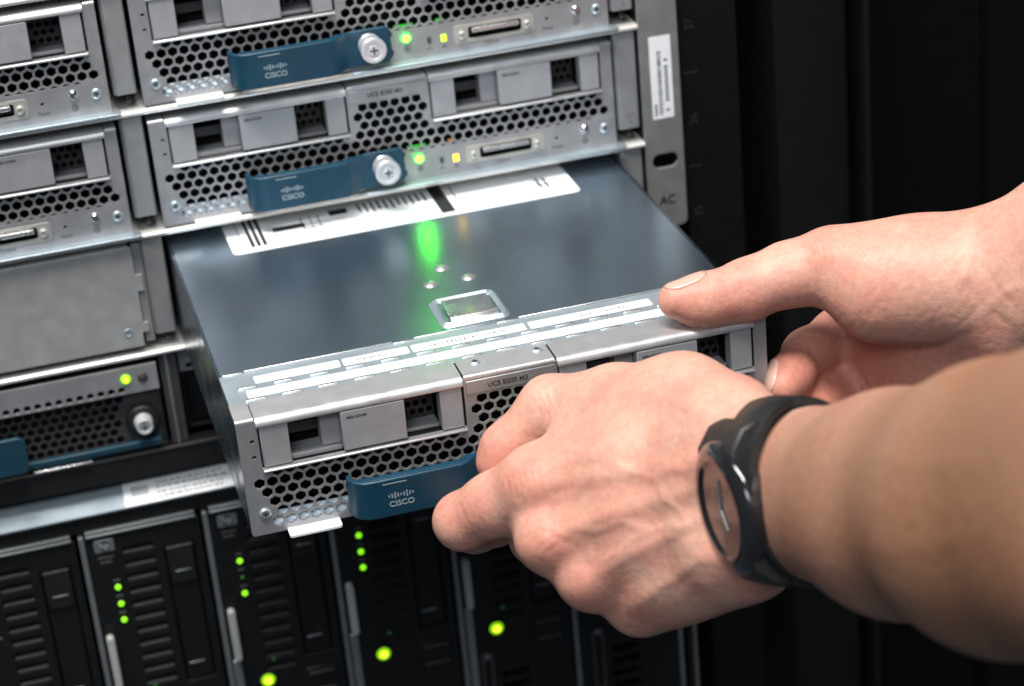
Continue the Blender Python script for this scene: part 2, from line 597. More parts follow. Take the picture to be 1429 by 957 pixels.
    screw('flat_screw', 197.6, 9.2, 0, 2.2, 'strip_steel', t)
    screw('flat_screw', 6.1, 9.0, 0, 2.2, 'strip_steel', t)
    # top cover
    if not deck:
        box('top_cover', 'deck_steel', t, 1.6, BW - 1.6, 14.2, L, 45.4, 46.2, 0)
    else:
        deck_parts(t, L)
    return t


def deck_parts(t, L):
    ft = 46.3
    cover = box('top_cover', 'deck_steel', t, 0.3, BW - 0.3, 38.5, L, ft - 0.9, ft, 0.25)
    st = box('front_strip', 'strip_steel', t, 0.6, BW - 0.6, 14.1, 40.0, ft - 0.7, 47.35, 0.2)
    # bright folded edge at the back of the strip
    for x0, x1, y in ((2.0, 9.5, 39.7), (10.2, 67.5, 40.3), (67.5, 76.0, 38.9), (76.0, 108.5, 40.3), (108.5, 117.5, 39.2), (117.5, 201.0, 40.3)):
        box('folded_edge', 'bright_metal', st, x0, x1, y, y + 0.9, ft, 47.75, 0.2)
    for x0, x1 in ((12.7, 45.2), (46.4, 71.8), (73.0, 117.6), (119.2, 168.0)):
        MB().prism(rrect(x0, x1, 28.9, 34.9, 0.7, 3), XY, 47.36, 47.46).build('sticker_strip', 'paper_gloss', st)
    MB().prism(rrect(8.2, 186.0, 18.0, 24.2, 0.6, 3), XY, 47.36, 47.46).build('sticker_strip', 'paper_gloss', st)
    for k in range(14):
        x = 5.4 + 13.6 * k
        MB().prism(rrect(x, x + 7.6, 25.9, 27.3, 0.6, 3), XY, 47.3, 48.0).build('spring_lug', 'bright_metal', st, 0.15)
    for k in range(14):
        x = 6.5 + 13.6 * k
        MB().prism(rrect(x, x + 8.2, 15.3, 16.8, 0.6, 3), XY, 47.3, 48.0).build('spring_lug', 'bright_metal', st, 0.15)
    mb = MB()
    for x0, x1, n in ((52, 66, 12), (80, 110, 18), (140, 160, 12)):
        for k in range(n):
            x = x0 + (x1 - x0) * k / n
            mb.box(x, x + random.uniform(.3, .8), 31.2, 32.6, 47.461, 47.48)
    mb.build('strip_print', 'ink_grey', st)
    for x, y in ((91.7, 9.0), (115.6, 9.0)):
        s = MB().cyl((x, y, 47.9), (0, 0, 1), [(-0.4, 2.1), (0.5, 2.1), (0.9, 1.6), (0.9, 1.0), (0.5, 0.9)], 22).build('cover_screw', 'strip_steel', t)
        MB().box(x - 1.2, x + 1.2, y - .25, y + .25, 48.45, 48.86).box(x - .25, x + .25, y - 1.2, y + 1.2, 48.45, 48.88).build('cross_slot', 'dark_grey', s)
    for x, y, r in ((102.1, 102.0, 2.6), (109.9, 88.4, 2.4), (94.3, 88.3, 2.6)):
        MB().cyl((x, y, ft), (0, 0, 1), [(-.1, r + .9), (0.1, r + .5), (0.6, r * .95), (1.0, r * .6), (1.1, r * .2)], 24).build('dimple', 'bright_metal', cover, 0, 60)
    # pressed frame with a bright spring plate inside
    outer, inner = rrect(88.6, 116.0, 45.6, 72.0, 3.0), rrect(91.4, 113.2, 48.2, 68.6, 1.6)
    n = len(outer)
    mid = rrect(90.0, 114.6, 47.0, 70.4, 2.2)
    vs = [(x, y, ft + 0.02) for x, y in outer] + [(x, y, ft + 1.5) for x, y in mid] + [(x, y, ft + 0.15) for x, y in inner]
    fs = []
    for k in range(2):
        for i in range(n):
            j = (i + 1) % n
            fs.append((k * n + i, k * n + j, (k + 1) * n + j, (k + 1) * n + i))
    fr = MB().add(vs, fs).build('pressed_frame', 'strip_steel', cover, 0, 75)
    MB().prism([(50.0, ft + 1.3), (67.6, ft + 1.75), (67.6, ft + 0.9), (50.0, ft + 0.4)], YZ, 93.0, 111.6).build('spring_plate', 'chrome', fr, 0.2)
    MB().prism([(47.9, ft + .3), (48.2, ft + 1.1), (49.0, ft + 1.5), (49.3, ft + 2.2), (50.6, ft + 2.5), (51.0, ft + .4)], YZ, 92.6, 112.0).build('plate_lip', 'bright_metal', fr, 0.3)
    # white service label running back under the slot above
    lb = MB().prism(rrect(25.0, 178.0, 154.2, 200.0, 3.0), XY, ft + 0.04, ft + 0.12).build('service_label', 'paper_gloss', cover)
    lb['label'] = 'long white printed service label'
    z0, z1 = ft + 0.125, ft + 0.16
    mb = MB()

    def pr(x0, x1, y0, y1):
        mb.box(x0, x1, y0, y1, z0, z1)
    MB().box(116.6, 122.6, 158.0, 197.0, z0, z1).build('printed_bar', 'ink', lb)
    MB().box(45.0, 59.0, 171.4, 176, z0, z1).build('printed_bar', 'ink', lb)
    MB().box(71.0, 79.0, 178.0, 184, z0, z1).build('printed_bar', 'ink', lb)
    for k in range(3):
        pr(33.6 + 2.6 * k, 35.2 + 2.6 * k, 159.5, 196)
    pr(30.2, 30.5, 157, 197)
    pr(58.0, 66.0, 168.5, 169.1)
    pr(58.0, 58.5, 168.5, 182)
    pr(65.5, 66.0, 168.5, 182)
    pr(62.0, 62.4, 168.5, 182)
    for k in range(11):
        pr(84 + 2.9 * k, 85.0 + 2.9 * k, 176.0 - (k % 3), 186)
    pr(126.0, 126.5, 170, 186)
    for x0, x1, y0, y1 in ((162, 169, 169.0, 169.8), (161, 168, 174.5, 175.3), (163, 164, 166, 178), (166, 167, 165, 177), (160.5, 163, 171, 171.7)):
        pr(x0, x1, y0, y1)
    pm = mb.build('label_print', 'ink', lb)
    pm['kind'] = 'stuff'


blade_server((0, 0, PITCH), 'top blade server with lime green status light, beside the grey rack ear', 'led_lime', False)
blade_server((0, 0, 0), 'blade server with amber status light, seated just above the pulled-out blade', 'led_amber', False)
blade_server((0, -PULL, -PITCH), 'blade server slid half out of its slot, bare metal top, held by two hands', 'led_lime', True)
blade_server((LX, 0, PITCH), 'upper blade server in the column of slots above the blank grey cover', 'led_lime', False)
blade_server((LX, 0, 0), 'blade server seated directly above the blank grey slot cover', 'led_lime', False)

# ---------------------------------------------------------------- blade chassis
ch = thing('blade_chassis', 'grey blade server chassis with bright shelf rails and screw-slotted rack ear', 'chassis', (0, 0, -117))
CZ = 117.0                                   # children are given in scene heights, shifted to the base


def cbox(name, mat, x0, x1, y0, y1, z0, z1, bev=0.3, parent=None):
    return box(name, mat, parent or ch, x0, x1, y0, y1, z0 + CZ, z1 + CZ, bev)


XR = 215.0
sh = MB()
sh.box(LX - 6, XR + 1, 330, 332, -115 + CZ, 165 + CZ)
sh.box(LX - 8, LX - 6, 3, 330, -115 + CZ, 165 + CZ)
sh.box(XR + 1, XR + 3, 3, 330, -115 + CZ, 165 + CZ)
sh.box(LX - 6, XR + 1, 3, 330, 163 + CZ, 165 + CZ)
sh.box(LX - 6, XR + 1, 8, 330, -117 + CZ, -115 + CZ)
sh.build('shell', 'black_matte', ch)
cbox('top_fascia', 'div_grey', LX - 6, XR, 1, 6, 110, 160)
for k, z in enumerate((2 * PITCH, PITCH, 0, -PITCH)):
    prof = []
    for i in range(9):
        a = math.radians(90 + 180 * i / 8)
        prof.append((0.2 + 1.3 * math.cos(a) * 1.2, z - 2.0 + 1.3 * math.sin(a) + CZ))
    prof += [(60, z - 3.3 + CZ), (60, z - 0.7 + CZ)]
    x1 = XR if k < 3 else XR
    MB().prism(prof, YZ, LX - 6, XR + 0.4).build('shelf_rail', 'rail_metal', ch, 0, 50)
# dividers between the two columns and at the right-hand end, one per row
for r, z in enumerate((PITCH, 0, -PITCH)):
    for x0, x1 in ((-11.2, -1.7), (204.4, 214.4)):
        d = MB()
        prof = [(x0, 40), (x0, 2.2), (x0 + 1.2, 0.8), (x1 - 0.8, 0.8), (x1, 1.6), (x1, 40)]
        d.prism(prof, XY, z + 6.2 + CZ, z + 50.6 + CZ)
        dv = d.build('slot_divider', 'div_grey', ch, 0.25)
        if x0 > 100:
            text('lettering', 'SLOT', 1.7, ((x0 + x1) / 2 + .5, 0.72, z + 12.5 + CZ), 'mark_grey', dv, bold=.03)
            text('lettering', str(2 * r + 2), 2.2, ((x0 + x1) / 2 + .5, 0.72, z + 9.3 + CZ), 'mark_grey', dv, bold=.04)
        MB().cyl(((x0 + x1) / 2 + 1, 6, z + 3.0 + CZ), (0, -1, 0), [(0, 1.6), (2, 1.6), (2.4, 1.0)], 16).build('divider_stud', 'black_plastic', ch)
# rack ear
ear_loops = [rrect(215.6, 233.6, -43.6 + CZ, 150 + CZ, 3.2, 6)]
for z in (-11.4, 76.9):
    ear_loops.append(rrect(218.6, 230.6, z - 3.4 + CZ, z + 3.4 + CZ, 3.35, 7))
ear = plate('rack_ear', 'ear', ear_loops, -0.6, 1.6, 'ear_grey', ch, 0.3)
text('lettering', 'AC', 5.6, (224.6, -0.7, -30.4 + CZ), 'ink', ear, bold=0.12)
stick = MB().prism(rrect(220.0, 229.9, 8.8 + CZ, 47.0 + CZ, .3, 2), XZ, -0.78, -0.62).build('ear_sticker', 'paper', ear)
mb = MB()
z = 40.0
while z > 11:
    h = random.uniform(.35, 1.0)
    mb.box(223.2, 225.0, -0.80, -0.785, z - h + CZ, z + CZ)
    z -= h + random.uniform(.25, .6)
for zz in np.arange(12, 36, 1.55):
    if random.random() < .88:
        mb.box(226.4, 228.0, -0.80, -0.785, zz + CZ, zz + 1.0 + CZ)
for zz in np.arange(10.5, 15, 1.4):
    mb.box(221.0, 222.4, -0.80, -0.785, zz + CZ, zz + .9 + CZ)
mb.build('barcode', 'ink_grey', stick)
# lower lip of the chassis and the divider between the power supplies
cbox('lower_lip', 'black_plastic', LX - 6, XR, 0, 8, -115.5, -103.0)
cbox('lip_edge', 'dark_grey', LX - 6, XR, -0.8, 0, -104.2, -102.8, 0.2)
for x0, x1 in ((-11.6, -4.2), (98.5, 106.0)):
    d = cbox('supply_divider', 'dark_grey', x0, x1, 2, 40, -102.8, -59)
    box('divider_edge', 'hp_silver', d, x0 + 2.2, x0 + 3.6, 0.6, 2, -102.6 + CZ, -59 + CZ, 0.2)

# blank cover in the empty slot
bl = thing('blank_cover', 'plain grey blank panel closing an empty slot above the power supply', 'blank panel', (LX, 0, -52.2))
loops = [[(0, 0), (199.6, 0), (199.6, 6.4), (202.6, 6.4), (202.6, 10.8), (200.6, 10.8), (200.6, 25.6), (203.4, 25.6),
          (203.4, 33.2), (200.6, 33.2), (200.6, 46.4), (0, 46.4)], circ(193.4, 7.2, 1.3)]
bp = plate('cover_plate', 'blank', loops, -0.4, 0.8, 'blank_grey', bl, 0.15)
MB().cyl((193.4, -.3, 7.2), (0, -1, 0), [(0, 2.1), (.35, 1.9), (.4, 1.45), (-.6, 1.35), (-.7, .4)], 20).build('rivet', 'strip_steel', bl)
MB().prism([(-0.4, 45.6), (-0.2, 46.5), (.4, 46.9), (30, 46.9), (30, 46.2), (.8, 46.2), (.8, 45.6)], YZ, 0, 199.4).build('cover_fold', 'flange_metal', bl, 0.1, 50)
cbox('slot_flange', 'div_grey', -15.2, -11.4, 0.9, 3, -51.0, -5.0)


def power_supply(loc, label, handle=True):
    t = thing('power_supply', label, 'power supply', loc, 'power supplies under the slots')
    W, H = 98.0, 41.5
    lp = [[(0, 29.0), (W, 29.0), (W, H), (0, H)]]
    for k in range(18):
        lp.append(circ(4.3 + 4.55 * k, 31.2, 1.55, 14))
    plate('upper_strip', 'psu_strip', lp, -1.5, -0.3, 'face_grey', t, 0.1)
    box('back_strip', 'black_matte', t, 0.3, W - .3, 2.4, 3.4, 29.2, H - .2, 0)
    # sloping perforated step and the recessed honeycomb below it
    hx = [[(0.2, 2), (W - 0.2, 2), (W - .2, 28.6), (.2, 28.6)]]
    for r in range(6):
        for k in range(22):
            x = 2.8 + 4.4 * k + (2.2 if r % 2 else 0)
            if x < W - 18 - (r < 4) * 0 and not (x > W - 20 and r < 4):
                hx.append(hexa(x, 5.4 + 3.85 * r, 1.95))
    plate('honeycomb_grille', 'psu_hex', hx, 3.5, 4.2, 'dark_grey' if handle else 'black_plastic', t, 0.08) if handle else box('inner_cover', 'black_matte', t, .3, W - .3, 3.5, 4.2, 2, 28.6, 0)  # without handle, a black sheet replaces the grille to imitate shadow
    MB().prism([(-0.4, 29.2), (3.6, 26.8), (3.9, 27.4), (-0.2, 29.9)], YZ, 0.3, W - .3).build('sloping_step', 'tab_grey', t)
    fr = MB()
    fr.box(0, 1.2, -.5, 30, 0, 29)
    fr.box(W - 1.2, W, -.5, 30, 0, 29)
    fr.box(1.2, W - 1.2, 12, 13, 0, 29)
    fr.box(1.2, W - 1.2, -.2, 12, 0, 1.6)
    fr.build('case', 'black_plastic', t, 0.2)
    if handle:
        box('blue_bar', 'blue_light', t, 36, W - 3, -2.2, 0.4, 2.2, 5.2, 0.4)
        MB().prism(rrect(6, 37.0, 4.0, 21.5, 3.5), XZ, -8.0, -5.8).build('pull_handle', 'blue_light', t, 0.4)
        MB().cyl((21, -8.2, 9.5), (0, -1, 0), [(0, 2.8), (.2, 2.7)], 20).build('handle_hole', 'black_matte', t)
    box('white_lip', 'bright_metal', t, 38, 64, -2.2, -.4, -0.5, 0.6, 0.2)
    g = MB().cyl((84.2, -1.5, 36.2), (0, -1, 0), [(-.2, 2.3), (.5, 2.2), (1.1, 1.5), (1.3, .6)], 24).build('status_light', 'led_power', t)
    MB().cyl((84.2, -2.4, 36.2), (0, -1, 0), [(0, 1.3), (.3, 1.1), (.5, .5)], 18).build('light_core', 'led_core', g)
    MB().cyl((91.5, -1.5, 35.9), (0, -1, 0), [(-.2, 2.3), (.6, 2.2), (1.1, 1.4), (1.2, .4)], 24).build('fault_light', 'led_off', t)
    k = MB().cyl((88.6, 0, 13.5), (0, -1, 0), [(-3.5, 4.2), (1.5, 4.2), (2.2, 3.8), (5.0, 3.8), (5.6, 3.5), (5.6, 2.6), (5.1, 2.4), (5.1, 1)], 30).build('thumbscrew', 'knob_metal', t, 0, 30)
    MB().box(86.8, 90.4, -5.5, -5.2, 13.2, 13.8).box(88.3, 88.9, -5.52, -5.2, 11.7, 15.3).build('cross_slot', 'dark_grey', k)
    MB().cyl((88.6, 3.4, 13.5), (0, -1, 0), [(0, 7.6), (2.4, 7.4), (3.0, 6.6)], 30).build('thumbscrew_collar', 'black_plastic', t)
    return t


power_supply((-111.4, 0, -102.0), 'power supply with lit green light below the blank grey cover')
power_supply((-2.8, 12, -102.0), 'power supply half hidden under the pulled-out blade, behind its side', False)

# ---------------------------------------------------------------- lower enclosure with upright blades
en = thing('blade_enclosure', 'black enclosure with sloping silver top edge, under the grey chassis', 'enclosure', (0, 0, -345))
EZ = 345.0
EX0, EX1 = -232.0, 222.0
sh = MB()
sh.box(EX0, EX1, 120, 122, 0, EZ - 118)
sh.box(EX0 - 2, EX0, 2, 122, 0, EZ - 118)
sh.box(EX1, EX1 + 2, 2, 122, 0, EZ - 118)
sh.box(EX0, EX1, 9, 122, EZ - 122, EZ - 120.5)
sh.box(EX0, EX1, 4, 122, 0, 2)
sh.build('shell', 'black_matte', en)
MB().prism([(-.6, EZ - 129.6), (-.9, EZ - 128.6), (7.6, EZ - 120.2), (9, EZ - 120.0), (9, EZ - 129.6)], YZ, EX0, EX1).build('top_edge', 'hp_strip', en, 0.3, 30)
box('upper_frame', 'hp_black', en, EX0, EX1, 1.5, 10, EZ - 138.0, EZ - 129.7)
# sticker on the sloping edge
sl = Vector((0, 8.5, 8.4)).normalized()
nr = Vector((0, -sl.z, sl.y))
p0 = Vector((-37.2, -0.9, EZ - 128.6)) + nr * 0.12
q = [p0 + sl * 0.3, p0 + Vector((50.2, 0, 0)) + sl * 0.3, p0 + Vector((49.6, 0, 0)) + sl * 11.4, p0 + Vector((0.4, 0, 0)) + sl * 11.4]
stv = q + [v - nr * 0.1 for v in q]
st = MB().add(stv, [(0, 1, 2, 3), (7, 6, 5, 4), (0, 4, 5, 1), (1, 5, 6, 2), (2, 6, 7, 3), (3, 7, 4, 0)]).build('edge_sticker', 'paper', en)
mb = MB()


def onslope(x0, x1, s0, s1):
    vs = [p0 + Vector((x, 0, 0)) + sl * s + nr * 0.03 for x, s in ((x0, s0), (x1, s0), (x1, s1), (x0, s1))]
    mb.add(vs, [(0, 1, 2, 3)])


for k in range(7):
    onslope(4 + 1.1 * k, 4.6 + 1.1 * k, 4.6, 9)
for row, s in enumerate((2.0, 4.0, 6.4, 8.6)):
    x = 15.0
    while x < 45:
        w = random.uniform(.8, 2.8)
        onslope(x, x + w, s, s + .75)
        x += w + random.uniform(.4, 1.0)
mb.build('sticker_print', 'mark_grey', st)
for s in (-60.0, -4.0, 52.0, 108.0, 164.0):
    MB().prism([(s - 0.3, 0), (s + 1.9, 0), (s + 1.9, 0.6), (s + 0.8, 12), (s - 0.3, 12)], XY, 4, EZ - 139.5).build('slot_edge', 'hp_silver', en, 0.2)
box('side_edge', 'hp_silver', en, 216.6, 218.6, -1, 10, 4, EZ - 139.5, 0.3)
box('side_edge', 'ear_grey', en, 224.4, 225.8, -1, 10, 4, EZ - 130, 0.3)


def upright_blade(s, leds, lever, power, port, label):
    t = thing('upright_blade', label, 'server', (s, 0, -340), 'upright black blade servers')
    Z = 340.0
    W = 51.5
    x0 = 2.4
    lp = [rrect(x0, x0 + W, 2, Z - 140.5, 0.8)]
    zs = [-150.0 - 7.1 * k for k in range(12)]
    for z in zs:
        lp.append(rrect(18.0, 32.0, z - 2.2 + Z, z + 1.6 + Z, .8, 2))
    lp.append(rect(36.2, 50.2, Z - 226.0, Z - 152.0))
    for k in range(8):
        z = -262 - 7.1 * k
        if z > -330:
            lp.append(rrect(18.0, 32.0, z - 2.2 + Z, z + 1.6 + Z, .8, 2))
    plate('face', 'upright_face', lp, 0, 4.0, 'hp_black', t, 0.25)
    box('back_plate', 'black_matte', t, x0 + 0.4, x0 + W - .4, 13, 14, 3, Z - 141, 0)
    for i in range(2):
        MB().prism(rrect(x0 + 0.5, x0 + W - 1.5, Z - 139.8 + 1.5 * i, Z - 139.0 + 1.5 * i, .3, 2), XZ, -1.4 + 1.2 * i, 4).build('top_ridge', 'hp_silver', t, 0.1)
    # vent louvres
    for z in zs:
        MB().prism([(0.4, z - 2.1 + Z), (5.4, z + 0.9 + Z), (5.4, z + 1.5 + Z), (0.2, z - 1.5 + Z)], YZ, 18.2, 31.8).build('vent_louvre', 'louvre_black', t)
    # drive bay
    dr = box('drive', 'hp_black', t, 36.9, 49.5, 1.0, 12, Z - 225.4, Z - 152.6, 0.5)
    box('drive_latch', 'louvre_black', dr, 37.6, 48.8, -0.2, 1.0, Z - 172.5, Z - 154.2, 0.4)
    box('latch_line', 'hp_silver', dr, 39.8, 46.8, -0.5, -0.2, Z - 166.6, Z - 165.9, 0.1)
    box('latch_line', 'hp_silver', dr, 38.8, 45.8, 0.5, 1.0, Z - 217.0, Z - 216.3, 0.1)
    box('latch_ridge', 'dark_grey', dr, 37.2, 49.2, -0.5, 1.0, Z - 154.0, Z - 153.2, 0.2)
    d2 = box('lower_drive', 'hp_black', t, 35.5, 50.5, -1.0, 0.0, Z - 262, Z - 233, 0.6)
    box('latch_ridge', 'dark_grey', d2, 37.0, 49.0, -1.6, -1.0, Z - 246, Z - 244.8, 0.2)
    box('latch_ridge', 'dark_grey', d2, 37.0, 49.0, -1.6, -1.0, Z - 236.4, Z - 235.4, 0.2)
    # maker's badge
    bd = MB().prism(rrect(5.8, 14.8, Z - 148.6, Z - 142.4, .8, 3), XZ, -0.5, 0).build('badge', 'hp_silver', t, 0.15)
    MB().cyl((10.3, -0.5, Z - 145.5), (0, -1, 0), [(0, 2.7), (.12, 2.7)], 24).build('badge_disc', 'dark_grey', bd)
    text('badge_lettering', 'hp', 4.6, (10.3, -0.68, Z - 145.2), 'logo_grey', bd, bold=0.05)
    text('lettering', 'ProLiant', 2.0, (10.4, -0.1, Z - 151.5), 'mark_grey', t)
    text('lettering', 'BL460c', 1.8, (10.2, -0.1, Z - 154.0), 'mark_grey', t)
    for z, m in zip((-168.0, -176.8, -185.4), leds):
        if m:
            r = {'led_status': 1.35, 'led_dim': .7}[m]
            MB().cyl((13.1, 0, z + Z), (0, -1, 0), [(-.1, r), (.5, r * .95), (.9, r * .5)], 16).build('status_light', m, t)
    mb = MB()
    for z in (-164.3, -172.6, -181.4):
        mb.box(11.8, 12.6, -.06, .05, z - .5 + Z, z + .5 + Z).box(13.2, 14.3, -.06, .05, z - .5 + Z, z + .5 + Z)
    mb.build('light_symbols', 'mark_grey', t)
    if lever:
        lv = MB().prism(rrect(3.6, 7.0, Z - 219.0, Z - 191.5, 1.6), XZ, -4.0, 1.0).build('release_lever', 'lever_grey', t, 0.5)
        box('lever_arm', 'hp_silver', lv, 2.6, 6.2, -1.8, 0.5, 4, Z - 219.5, 0.5)
        box('lever_slot', 'black_matte', lv, 4.0, 8.0, -0.3, 0.2, Z - 191.4, Z - 186.5, 0)
    if power:
        MB().cyl((17.4, -0.1, Z - 234.6), (0, -1, 0), [(0, 3.3), (.5, 3.2), (1.0, 2.4), (1.2, 1)], 26).build('power_button', power, t)
        MB().cyl((17.4, -1.05, Z - 234.6), (0, -1, 0), [(0, 1.9), (.2, 1.7), (.35, .9)], 20).build('light_core', 'led_core', t)
        MB().cyl((17.4, -0.05, Z - 234.6), (0, -1, 0), [(0, 4.3), (.7, 4.2), (.8, 3.7), (.3, 3.35)], 26).build('button_ring', 'louvre_black', t)
        MB().cyl((21.5, 0, Z - 224.0), (0, -1, 0), [(-.1, .8), (.3, .7)], 12).build('activity_light', 'led_dim', t)
    if port:
        pl = plate('service_port', 'hp_port', [rrect(8.0, 14.0, Z - 285, Z - 247, 1.2), rrect(9.4, 12.6, Z - 281, Z - 251, .8)], -1.6, 0, 'dark_grey', t, 0.3)
        MB().cyl((11, -1.5, Z - 248.6), (0, -1, 0), [(0, 1.2), (.9, 1.1), (1.2, .5)], 14).build('port_screw', 'hp_silver', pl)
    return t


upright_blade(-116.0, (None, None, None), False, None, False, 'upright black blade with no lit lights, furthest from the silver side edge')
upright_blade(-60.0, ('led_status', 'led_status', 'led_status'), True, 'led_power', False, 'upright black blade with three green lights, between the unlit blade and the two-light blade')
upright_blade(-4.0, ('led_status', 'led_dim', 'led_status'), True, 'led_power', False, 'upright black blade with two green lights above its green power button')
upright_blade(52.0, ('led_status', 'led_status', 'led_status'), True, 'led_power', False, 'upright black blade with three green lights, directly below the blue handle being gripped')
upright_blade(108.0, (None, None, None), True, 'led_power', True, 'upright black blade behind the gripping hand, green power button over a service port')
upright_blade(164.0, (None, None, None), False, None, True, 'upright black blade beside the silver side edge, mostly behind the gripping hand')

# ---------------------------------------------------------------- dark cabinet at the side
ps = thing('rack_post', 'black upright rack post with pale unit numbers beside the grey rack ear', 'rack post', (235, 0, -360))
PZ = 360.0
MB().prism([(0, 2.4), (26.5, 2.4), (27.5, 3.6), (27.5, 60), (25.5, 60), (25.5, 4.4), (0, 4.4)], XY, -300, PZ + 260).build('post_channel', 'post_black', ps, 0.3)
for k in range(6):
    z = 49.0 - 44.45 * k
    text('unit_number', str(27 - k), 5.2, (5.0, 2.3, z + PZ), 'post_mark', ps, xdir=(0, 0, 1), ydir=(-1, 0, 0), bold=.05)
    box('unit_tick', 'post_mark', ps, 1.5, 8.0, 2.25, 2.4, z - 22.6 + PZ, z - 21.9 + PZ, 0)
dk = thing('cable_duct', 'dark grey vertical cable duct standing beside the black rack post', 'cable duct', (285, 20, -360))
MB().prism([(0, 8), (2, 2), (6, 0), (34, 0), (37, 2), (38, 10), (38, 160), (0, 160)], XY, -300, PZ + 260).build('duct_body', 'duct_black', dk, 0.5)
MB().prism(rrect(46, 49, 2, 160, .8), XY, -300, PZ + 260).build('duct_fin', 'duct_black', dk, 0.3)
sp = thing('cabinet_side', 'black cabinet side panel with faint upright folds behind the bare arms', 'cabinet panel', (236, 40, -360))
MB().prism([(-2, 130), (110, 130), (112, 40), (122, 40), (124, 60), (190, 60), (192, 50), (420, 50), (420, 230), (-2, 230)], XY, -300, PZ + 260).build('side_panel', 'panel_black', sp, 0.5)

# ---------------------------------------------------------------- person: two bare forearms and hands
RIGHT, UP, BACK = (Vector(CAM_ROT.col[i]) for i in range(3))


def at(u, v, d):
    """point at distance d (mm) in front of the lens, seen at (u, v) of the 1429 x 957 frame"""
    p = CAM_POS + RIGHT * ((u - 714.5) / FPX * d) - UP * ((v - 478.5) / FPX * d) - BACK * d
    return np.array(p)


def cone_sdf(p, a, b, r1, r2):
    ba = b - a
    l2 = float(ba @ ba) + 1e-9
    rr = r1 - r2
    a2 = l2 - rr * rr
    il2 = 1.0 / l2
    pa = p - a
    y = pa @ ba
    z = y - l2
    x2 = ((pa * l2 - y[..., None] * ba) ** 2).sum(-1)
    y2 = y * y * l2
    z2 = z * z * l2
    k = np.sign(rr) * rr * rr * x2
    d = (np.sqrt(np.maximum(x2 * a2 * il2, 0)) + y * rr) * il2 - r1
    c2 = np.sign(y) * a2 * y2 < k
    d = np.where(c2, np.sqrt(x2 + y2) * il2 - r1, d)
    c1 = np.sign(z) * a2 * z2 > k
    return np.where(c1, np.sqrt(x2 + z2) * il2 - r2, d)


def organic(prims, h):
    """prims: (a, b, ra, rb, blend, sign). Smoothly blended tapered limbs -> one closed skin (surface nets)."""
    P = np.array([q for pr in prims if pr[5] > 0 for q in (pr[0] - pr[2], pr[0] + pr[2], pr[1] - pr[3], pr[1] + pr[3])])
    lo, hi = P.min(0) - 4, P.max(0) + 4
    n = np.ceil((hi - lo) / h).astype(int) + 1
    F = np.full(n, 30.0, np.float32)
    ax = [lo[i] + h * np.arange(n[i]) for i in range(3)]
    for a, b, ra, rb, k, sg in prims:
        r = max(ra, rb) + k + 6
        l = np.minimum(a, b) - r
        u = np.maximum(a, b) + r
        i0 = np.maximum(((l - lo) / h).astype(int), 0)
        i1 = np.minimum(((u - lo) / h).astype(int) + 2, n)
        if (i1 <= i0).any():
            continue
        sl_ = tuple(slice(i0[j], i1[j]) for j in range(3))
        g = np.stack(np.meshgrid(*[ax[j][sl_[j]] for j in range(3)], indexing='ij'), -1)
        d = cone_sdf(g, a, b, ra, rb)
        f = F[sl_]
        if sg > 0:
            w = np.maximum(k - np.abs(f - d), 0) / k
            F[sl_] = np.minimum(f, d) - w * w * k * 0.25
        else:
            d = -d
            w = np.maximum(k - np.abs(f - d), 0) / k
            F[sl_] = np.maximum(f, d) + w * w * k * 0.25
    neg = F < 0
    nx, ny, nz = n
    cs = (nx - 1, ny - 1, nz - 1)
    acc = np.zeros(cs + (3,), np.float32)
    cnt = np.zeros(cs, np.float32)
    cor = [(i, j, k) for i in (0, 1) for j in (0, 1) for k in (0, 1)]

    def sub(A, c):
        return A[c[0]:c[0] + cs[0], c[1]:c[1] + cs[1], c[2]:c[2] + cs[2]]
    for c in cor:
        for axis in range(3):
            if c[axis]:
                continue
            e = list(c)
            e[axis] = 1
            f0, f1 = sub(F, c), sub(F, e)
            m = sub(neg, c) != sub(neg, e)
            t = np.where(m, f0 / np.where(m, f0 - f1, 1), 0)
            for j in range(3):
                acc[..., j] += np.where(m, c[j] + (t if j == axis else 0), 0)
            cnt += m
    idx = np.full(cs, -1, np.int64)
    act = cnt > 0
    idx[act] = np.arange(act.sum())
    ijk = np.argwhere(act)
    V = (ijk + acc[act] / cnt[act][:, None]) * h + lo
    quads = []
    for axis in range(3):
        b_, c_ = (axis + 1) % 3, (axis + 2) % 3
        s0 = [slice(1, cs[j]) for j in range(3)]
        s1 = list(s0)
        s0[axis] = slice(0, cs[axis])
        s1[axis] = slice(1, cs[axis] + 1)
        n0, n1 = neg[tuple(s0)], neg[tuple(s1)]
        ch_ = np.argwhere(n0 != n1)
        if not len(ch_):
            continue
        off = np.array([0 if j == axis else 1 for j in range(3)])
        base = ch_ + off
        eb = np.eye(3, dtype=int)[b_]
        ec = np.eye(3, dtype=int)[c_]
        q = np.stack([idx[tuple((base - o).T)] for o in (0 * eb, eb, eb + ec, ec)], 1)
        fl = n1[tuple(ch_.T)]
        q[fl] = q[fl][:, ::-1]
        quads.append(q)
    return V, np.concatenate(quads)


